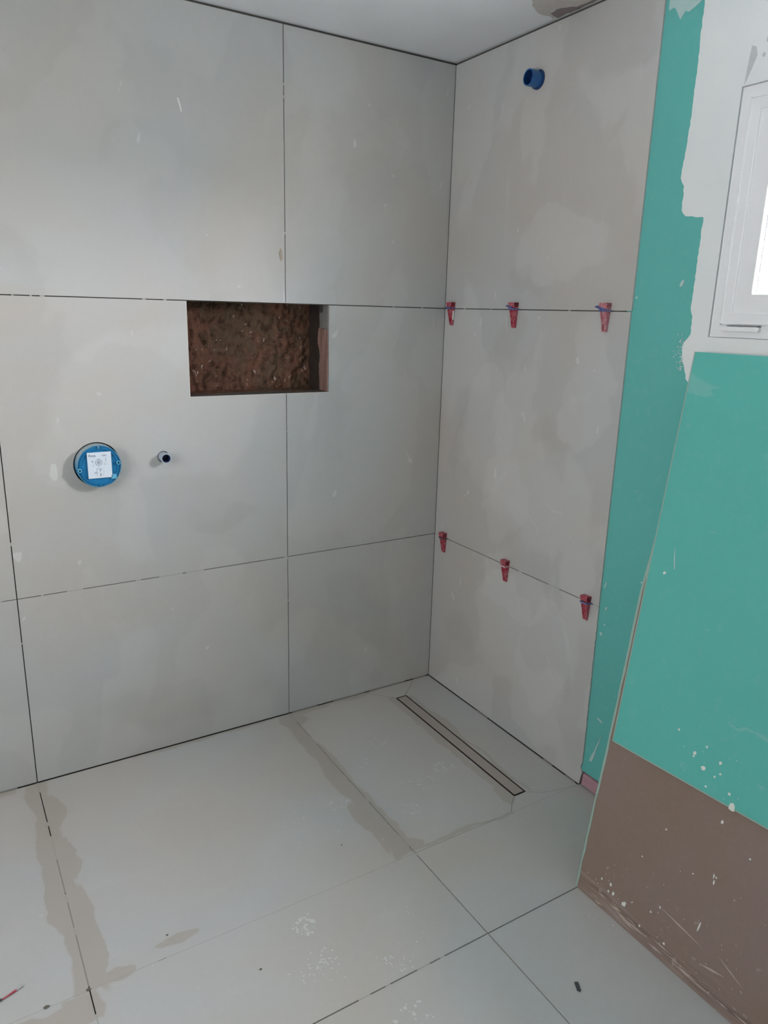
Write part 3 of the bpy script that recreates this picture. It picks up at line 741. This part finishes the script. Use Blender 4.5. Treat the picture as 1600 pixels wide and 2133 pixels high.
# ------------------------------------------------------------------ built-in valve box
vx, vz = VC
valve = thing('valve_box', 'round blue mixer valve box with white label set in the left wall', 'valve box', (vx, 0, vz))
AX = (0, -1, 0)
q = MB()
q.ring((vx, 0, vz), AX, 0.0, 0.088, -0.092, -0.080, 'hole_dark', 48)
q.build('wall_hole', valve, (vx, 0, vz), label='dark gap behind the box')
q = MB()
q.ring((vx, 0, vz), AX, 0.0690, 0.0722, -0.075, 0.0395, 'pale_rim', 96, cap='blue_dark')
q.build('rim', valve, (vx, 0, vz), smooth=True, label='pale plastic rim')
q = MB()
q.ring((vx, 0, vz), AX, 0.0, 0.0689, -0.070, 0.0365, 'blue_cap', 96)
q.ring((vx, 0, vz), AX, 0.0595, 0.0625, 0.0365, 0.0415, 'blue_cap', 96)
q.build('cover', valve, (vx, 0, vz), smooth=True, label='blue plastic cover')
for a, rr in ((math.radians(188), 0.0645), (math.radians(8), 0.0625)):
    t = MB(); cx, cz = vx + rr * math.cos(a), vz + rr * math.sin(a)
    t.ring((cx, 0, cz), AX, 0.0035, 0.0065, 0.036, 0.047, 'blue_hi', 20, cap='blue_dark')
    t.box(cx - .010, cx + .010, -0.0405, -0.036, cz - .0015, cz + .0015, 'blue_dark')
    t.build('screw_boss', valve, (cx, -0.036, cz), smooth=True)
for bb, mt in (((vx + .036, vx + .054, -0.044, -0.036, vz - .046, vz - .030), 'blue_hi'), ((vx - .002, vx + .003, -0.046, -0.036, vz - .0690, vz - .060), 'blue_cap'), ((vx - .002, vx + .003, -0.046, -0.036, vz + .0600, vz + .0690), 'pale_rim')):  # first block is a pale painted highlight on the cover's lower corner
    t = MB(); t.box(*bb, mt); t.build('clip_and_highlight', valve, (bb[0], -0.036, bb[4]), bevel=0.001)
# label
LX0, LX1, LZ0, LZ1 = -1.482, -1.4045, 1.1205, 1.2095
YL = -0.0440
q = MB(); q.box(LX0, LX1, YL, YL + .0008, LZ0, LZ1, 'label')
lab = q.build('label', valve, (LX0, YL, LZ0), label='square white paper label with line drawings')
pr = MB()
def ink(x0, x1, z0, z1, m='ink_light'): pr.box(LX0 + x0, LX0 + x1, YL - .0002, YL, LZ0 + z0, LZ0 + z1, m)
ink(.047, .060, .0790, .0806); ink(.048, .063, .0752, .0770, 'ink')
ink(.016, .0175, .054, .062, 'ink'); ink(.0135, .0155, .056, .061)
ink(.013, .014, .042, .0445); ink(.018, .0195, .041, .047); ink(.058, .0605, .054, .068); ink(.052, .063, .0465, .0478); ink(.053, .055, .045, .049)
ink(.004, .074, .0705, .0708)
pr.ring((LX0 + .036, YL, LZ0 + .054), AX, .0098, .0112, 0.0, .0002, 'ink', 40)
pr.ring((LX0 + .036, YL, LZ0 + .054), AX, .0060, .0068, 0.0, .0002, 'ink_light', 32)
pr.ring((LX0 + .036, YL, LZ0 + .054), AX, .0, .0058, 0.0, .0002, 'ink_light', 32)
ink(.0352, .0368, .063, .067, 'ink')
ink(.028, .0295, .006, .034, 'ink_light'); ink(.028, .050, .031, .0322); ink(.0385, .041, .0235, .031, 'ink'); ink(.0385, .0415, .006, .015, 'ink')
ink(.020, .028, .016, .021); ink(.050, .051, .019, .024, 'ink'); ink(.048, .049, .008, .013, 'ink'); ink(.030, .042, .036, .0368); ink(.031, .038, .0395, .0402); ink(.030, .046, .017, .0178)
pr.build('printed_drawing', lab, (LX0, YL, LZ0))
fc = bpy.data.curves.new('printed_word', 'FONT'); fc.body = 'Roca'; fc.size = 0.0112; fc.extrude = 0.0001; fc.offset = 0.00018
_t = bpy.data.objects.new('word_curve', fc); COL.objects.link(_t); bpy.context.view_layer.update()
wm = bpy.data.meshes.new_from_object(_t.evaluated_get(bpy.context.evaluated_depsgraph_get()))
bpy.data.objects.remove(_t); wm.materials.clear(); wm.materials.append(M['ink'])
fo = bpy.data.objects.new('printed_word', wm); COL.objects.link(fo)
fo.parent = lab; fo.location = (0.0045, -0.0002, 0.0745); fo.rotation_euler = (math.radians(90), 0, 0)

# ------------------------------------------------------------------ pipe stub beside the valve
px_, pz_ = PC
stub = thing('pipe_stub', 'short dusty white and navy pipe stub right of the valve box', 'pipe', (px_, 0, pz_))
q = MB(); q.ring((px_, 0, pz_), AX, 0.0147, 0.0178, -0.075, 0.040, 'sleeve', 40, cap='navy'); q.build('sleeve', stub, (px_, 0, pz_), smooth=True)
q = MB(); q.ring((px_, 0, pz_), AX, 0.0, 0.0147, -0.070, 0.010, 'navy', 40)
q.ring((px_, 0, pz_), AX, 0.0120, 0.0147, 0.010, 0.036, 'navy', 40); q.build('navy_plug', stub, (px_, 0, pz_), smooth=True)
q = MB(); q.ring((px_, 0, pz_), AX, 0.0, 0.030, -0.092, -0.080, 'hole_dark', 32); q.build('wall_hole', stub, (px_, 0, pz_))

# ------------------------------------------------------------------ shower outlet on the right wall
oy, oz = -0.483, 2.474
out = thing('shower_outlet', 'blue plastic pipe plug high on the right wall', 'pipe', (0, oy, oz))
AR = (-1, 0, 0)
q = MB(); q.ring((0, oy, oz), AR, 0.0225, 0.0265, -0.020, 0.046, 'pipe_blue', 40, cap='pipe_blue_dark'); q.build('sleeve', out, (0, oy, oz), smooth=True)
q = MB(); q.ring((0, oy, oz), AR, 0.0267, 0.0308, -0.010, 0.007, 'pipe_blue_dark', 40)
for a in (75, 95, 115):
    a = math.radians(a); cy, cz = oy - .0285 * math.cos(a), oz + .0285 * math.sin(a)
    q.box(-0.024, -0.006, cy - .0028, cy + .0028, cz - .003, cz + .0018, 'sleeve')
q.build('collar', out, (0, oy, oz), smooth=True, label='dark blue collar with pale notches')
q = MB(); q.ring((0, oy, oz), AR, 0.0, 0.0224, -0.018, 0.016, 'pipe_blue_dark', 40)
q.box(-0.030, -0.016, oy - .002, oy + .002, oz - .0222, oz + .0222, 'pipe_blue_dark')
q.build('inner_plug', out, (0, oy, oz), smooth=True)

# ------------------------------------------------------------------ tile levelling wedges
def wedge(loc_y, zj, red, strap, label, style):
    """upright wedge: wide at the top, its strap crossing at the joint"""
    t = thing('tile_wedge', label, 'tile wedge', (0, loc_y, zj), 'tile levelling wedges in the right wall joints')
    zt, zb = zj + 0.0255, zj - 0.066
    wt_, wb = 0.0165, 0.0095          # half widths top and bottom
    tt, tb = 0.024, 0.007             # thickness top and bottom
    def at(s):                        # s=0 top .. 1 bottom
        return zt + (zb - zt) * s, wt_ + (wb - wt_) * s, tt + (tb - tt) * s
    q = MB()
    # two side rails
    for sg in (-1, 1):
        P = []
        for s in (1, 0):
            z, hw, th = at(s); a, b = sg * hw, sg * (hw - 0.0042)
            P += [(0, loc_y + a, z), (0, loc_y + b, z), (-th, loc_y + b, z), (-th, loc_y + a, z)]
        q.hexa(P, red)
    # floor plate, sunk sloping web
    z0, h0, t0 = at(0); z1, h1, t1 = at(1)
    q.hexa([(0, loc_y - h1, z1), (0, loc_y + h1, z1), (-.002, loc_y + h1, z1), (-.002, loc_y - h1, z1), (0, loc_y - h0, z0), (0, loc_y + h0, z0), (-.002, loc_y + h0, z0), (-.002, loc_y - h0, z0)], red)
    za, ha, ta = at(0.28); zc, hc, tc_ = at(0.74 if red == 'wedge_pink' or style == 'smear' else 0.93)
    q.hexa([(-tc_ + .0058, loc_y - hc + .003, zc), (-tc_ + .0058, loc_y + hc - .003, zc), (-tc_ + .0036, loc_y + hc - .003, zc), (-tc_ + .0036, loc_y - hc + .003, zc),
            (-ta + .0058, loc_y - ha + .003, za), (-ta + .0058, loc_y + ha - .003, za), (-ta + .0036, loc_y + ha - .003, za), (-ta + .0036, loc_y - ha + .003, za)], red)
    # end bar of the loop
    z, hw, th = at(0.97); q.box(-th, -0.001, loc_y - hw, loc_y + hw, z - .003, z + .002, red)
    q.build('wedge_body', t, (0, loc_y, zj), bevel=0.0007)
    # head block
    hb = MB(); zq, hq, tq = at(0.20)
    hb.hexa([(-.001, loc_y - hq, zq), (-.001, loc_y + hq, zq), (-tq - .001, loc_y + hq, zq), (-tq - .001, loc_y - hq, zq), (-.001, loc_y - h0, z0), (-.001, loc_y + h0, z0), (-t0 - .001, loc_y + h0, z0), (-t0 - .001, loc_y - h0, z0)], red)
    hb.build('wedge_head', t, (0, loc_y, zj), bevel=0.0012)
    # teeth
    tm = MB()
    for k in range(9 if red == 'wedge_pink' or style == 'smear' else 13):
        s = 0.34 + k * 0.045; z, hw, th = at(s)
        tm.box(-th + .0020, -th + .0045, loc_y - hw + .0045, loc_y + hw - .0045, z - .0008, z + .0008, red)
    tm.build('teeth', t, (0, loc_y, zj))
    # strap: stem out of the joint, bridge in front
    sm = MB(); zS = zj + 0.0015; _, hs, ts = at((zt - zS) / (zt - zb))
    for sg in (-1, 1): sm.box(-ts - .003, 0.006, loc_y + sg * (hs + .0005) - .0009, loc_y + sg * (hs + .0005) + .0009, zS - .0022, zS + .0022, strap)
    sm.box(-ts - .0035, -ts - .0006, loc_y - hs - .0014, loc_y + hs + .0014, zS - .0030, zS + .0030, strap)
    if style == 'loop':       # broken blue frame bent out to the left
        a = loc_y + hs
        pts = [(-.004, a - .002, zS - .001), (-.010, a + .016, zS + .008), (-.012, a + .027, zS + .012), (-.015, a + .017, zS + .013), (-.020, a, zS + .010), (-ts - .002, loc_y + .006, zS + .007), (-ts - .003, loc_y - .010, zS + .001), (-.010, loc_y - hs - .010, zS - .002)]
        sm.tube(pts, [.0016, .0022, .0026, .0024, .0032, .0040, .0034, .0014], strap, 8)
    if style == 'smear':      # crushed strap squeezed along the joint
        a = loc_y + hs
        sm.tube([(-.003, min(-.003, a + .040), zS), (-.006, min(-.006, a + .022), zS + .003), (-.012, a + .006, zS + .002), (-ts - .003, loc_y + .004, zS + .003), (-ts - .003, loc_y - .012, zS + .000)], [.0015, .0035, .004, .0045, .0035], strap, 8)
        sm.tube([(-.004, min(-.005, a + .020), zS + .004), (-.008, a + .004, zS + .007), (-ts - .002, loc_y, zS + .006)], [.0015, .0025, .003], strap, 8)
    if style == 'tail':
        a = loc_y + hs
        sm.tube([(-.002, a + .016, zS + .001), (-.006, a + .004, zS - .001), (-ts - .002, loc_y + .006, zS)], [.0016, .0026, .003], strap, 8)
        sm.tube([(-.004, loc_y - hs - .012, zS), (-ts, loc_y - hs + .002, zS + .001)], [.0012, .0018], strap, 8)
    sm.build('strap', t, (0, loc_y, zj), smooth=True)
    if style == 'smear' and zj > 1:
        rm = MB(); rm.box(-.010, -.003, loc_y - hs - .0005, loc_y - hs + .0028, zj - .045, zj - .008, 'speck')
        rm.build('plaster_smear', t, (0, loc_y - hs, zj), bevel=.001)
    return t
HW = 0.0165
wedge(-0.071 + HW, Z2, 'wedge_red', 'strap_blue', 'red wedge with crushed blue strap, upper joint, nearest the room corner', 'smear')
wedge(-0.464 + HW, Z2, 'wedge_red', 'strap_blue', 'red wedge with bent blue strap, middle of the upper joint', 'loop')
wedge(-0.910 + HW, Z2, 'wedge_pink', 'strap_blue', 'pale pink dusty wedge with blue strap, upper joint beside green board', 'loop')
wedge(-0.093 + HW, Z1, 'wedge_red', 'strap_grey', 'red wedge with dark strap, lower joint, nearest the room corner', 'tail')
wedge(-0.519 + HW, Z1, 'wedge_red', 'strap_pale', 'red wedge crossed by a pale pink strap, middle of the lower joint', 'plain')
wedge(-0.955 + HW, Z1, 'wedge_red', 'strap_blue', 'red wedge with blue strap, lower joint beside green board', 'tail')

# ------------------------------------------------------------------ shower drain
dr = thing('shower_drain', 'long narrow tile-covered shower drain set in the floor by the right wall', 'drain', ((DX0 + DX1) / 2, (DY0 + DY1) / 2, -0.03))
do = ((DX0 + DX1) / 2, (DY0 + DY1) / 2, -0.03)
q = MB(); q.box(DX0 + .0003, DX1 - .0003, DY0 + .0003, DY1 - .0003, -0.032, -0.016, 'drain_gap'); q.build('channel', dr, do)
q = MB()
R4 = [(DX0 + .0003, DY0 + .0003), (DX1 - .0003, DY0 + .0003), (DX1 - .0003, DY1 - .0003), (DX0 + .0003, DY1 - .0003)]
R5 = [(DX0 + .0016, DY0 + .0016), (DX1 - .0016, DY0 + .0016), (DX1 - .0016, DY1 - .0016), (DX0 + .0016, DY1 - .0016)]
R5 = [(DX0 + .0026, DY0 + .0026), (DX1 - .0026, DY0 + .0026), (DX1 - .0026, DY1 - .0026), (DX0 + .0026, DY1 - .0026)]
q.slab([R4, R5], Of, Uf, Vf, Nf, -0.0012, -0.016, 'drain_rim'); q.build('rim', dr, do)
q = MB(); q.slab([[(DX0 + .0078, DY0 + .0078), (DX1 - .0078, DY0 + .0078), (DX1 - .0078, DY1 - .0078), (DX0 + .0078, DY1 - .0078)]], Of, Uf, Vf, Nf, -0.0003, -0.016, 'inlay', 'drain_gap'); q.build('cover', dr, do, label='brownish grey tile inlay')

# ------------------------------------------------------------------ small bits on the floor
q = MB()
a = math.radians(62)
cx, cy = -0.641, -1.608
d = Vector((math.cos(a), math.sin(a), 0)); n = Vector((-d.y, d.x, 0))
def bx(c, l, wd, h, z0): 
    c = Vector(c); return [tuple(c + d * (sx * l) + n * (sy * wd) + Vector((0, 0, z0 + z))) for z in (0, h) for sx, sy in ((-1, -1), (1, -1), (1, 1), (-1, 1))]
q.hexa(bx((cx, cy, 0), .0125, .0048, .004, 0.0), 'chip_dark'); q.hexa(bx((cx - .001, cy - .003, 0), .0125, .0012, .0065, 0.0), 'chip_dark')
tag(q.build('plastic_chip', origin=(cx, cy, 0), bevel=.0006), 'small dark grey plastic chip on the floor tile before the brown board', 'plastic chip')
# screw in a red wall plug at the left edge of the picture
scw = thing('wall_plug', 'red wall plug with a shiny screw lying on the floor by the left tiles', 'wall plug', (-1.915, -0.902, 0))
q = MB(); q.tube([(-1.894, -0.896, .0035), (-1.912, -0.902, .0032), (-1.930, -0.908, .003)], [.0030, .0026, .0018], 'wedge_red', 12); q.build('plug', scw, (-1.915, -0.902, 0), smooth=True)
q = MB(); q.tube([(-1.880, -0.890, .0045), (-1.886, -0.893, .004), (-1.895, -0.897, .0036)], [.0042, .0030, .0018], 'screw_metal', 12); q.build('screw', scw, (-1.885, -0.893, 0), smooth=True)
q = MB(); q.tube([(-1.928, -0.907, .004), (-1.940, -0.911, .0045), (-1.950, -0.915, .004)], [.0028, .0042, .003], 'chip_dark', 10); q.build('anchor_end', scw, (-1.940, -0.911, 0), smooth=True)
def crumb(x, y, r, label, mat='crumb', sd=1):
    q = MB(); rn = random.Random(sd); n = 7; rings = []
    for (rr, z) in ((.9, 0.0), (1.0, r * .35), (.7, r * .75), (.25, r * 0.95)):
        k = len(q.v)
        for j in range(n):
            t = 2 * math.pi * j / n; s = rr * r * rn.uniform(.7, 1.25)
            q.v.append((x + s * 1.4 * math.cos(t), y + s * math.sin(t), z))
        rings.append(k)
    for u, v in zip(rings, rings[1:]):
        for j in range(n): q.f.append((u + j, u + (j + 1) % n, v + (j + 1) % n, v + j)); q.mi.append(q.m(mat))
    q.f.append(tuple(rings[-1] + j for j in range(n))); q.mi.append(q.m(mat))
    q.f.append(tuple(rings[0] + j for j in reversed(range(n)))); q.mi.append(q.m(mat))
    tag(q.build('mortar_crumb', origin=(x, y, 0)), label, 'crumb', 'crumbs on the floor')
crumb(-1.737, -0.983, .0042, 'dark crumb lying on the left floor joint where two joints meet', sd=2)
crumb(-1.835, -0.983, .0050, 'brown crumb on the floor tile left of the left floor joint', sd=3)
crumb(-1.335, -1.146, .0030, 'tiny dark crumb near the bottom centre left of the dusty footprints', sd=4)
crumb(-1.517, -0.912, .0026, 'tiny dark crumb beside the small brownish stain on the floor', sd=5)
crumb(-0.925, -0.835, .0022, 'tiny crumb between the middle floor joint and the faint scuffs', sd=6)

# dried dust flecks of boot prints, far too many to count
du = MB(); rn = random.Random(77)
def prints(cx, cy, rx, ry, n, smin, smax, ring=False, h=0.00035):
    for k in range(n):
        if ring:
            t = rn.uniform(0, 2 * math.pi); q = rn.uniform(.6, 1.05); x, y = cx + rx * q * math.cos(t), cy + ry * q * math.sin(t)
        else: x, y = cx + rn.gauss(0, rx * .55), cy + rn.gauss(0, ry * .55)
        s = rn.uniform(smin, smax)
        du.slab([blob(x, y, s * rn.uniform(.8, 1.8), s, 6, rn.uniform(0, 3.1), rn=rn)], Of, Uf, Vf, Nf, h, -0.0005, 'dust')
prints(-0.506, -0.378, .045, .030, 30, .0010, .0026, True); prints(-0.656, -0.483, .05, .03, 10, .0012, .0035)
prints(-0.381, -0.654, .045, .04, 44, .0010, .0032, True); prints(-0.39, -0.66, .02, .02, 14, .001, .003)
prints(-0.490, -0.700, .045, .035, 26, .0010, .0030, True); prints(-0.545, -0.66, .02, .02, 5, .002, .003)
prints(-0.627, -0.793, .040, .032, 30, .0010, .0028, True); prints(-0.836, -0.645, .045, .03, 34, .0010, .0030, True)
prints(-0.989, -0.640, .025, .035, 14, .0010, .0026, True)
prints(-1.173, -1.076, .032, .035, 34, .0012, .0045, True); prints(-1.17, -1.075, .03, .03, 14, .001, .004)
prints(-1.185, -1.215, .060, .055, 64, .0008, .0032); prints(-1.014, -1.297, .050, .06, 46, .0008, .0030)
prints(-1.055, -1.455, .045, .045, 18, .0015, .0055); prints(-0.88, -1.24, .08, .08, 16, .0008, .0025)
prints(-0.445, -1.50, .04, .05, 6, .001, .0028); prints(-0.30, -1.06, .08, .05, 10, .001, .0025); prints(-0.04, -0.05, .02, .02, 8, .001, .002)
tag(du.build('boot_print_dust'), 'pale dried dust flecks of boot prints scattered over the floor tiles', 'dust', kind='stuff')
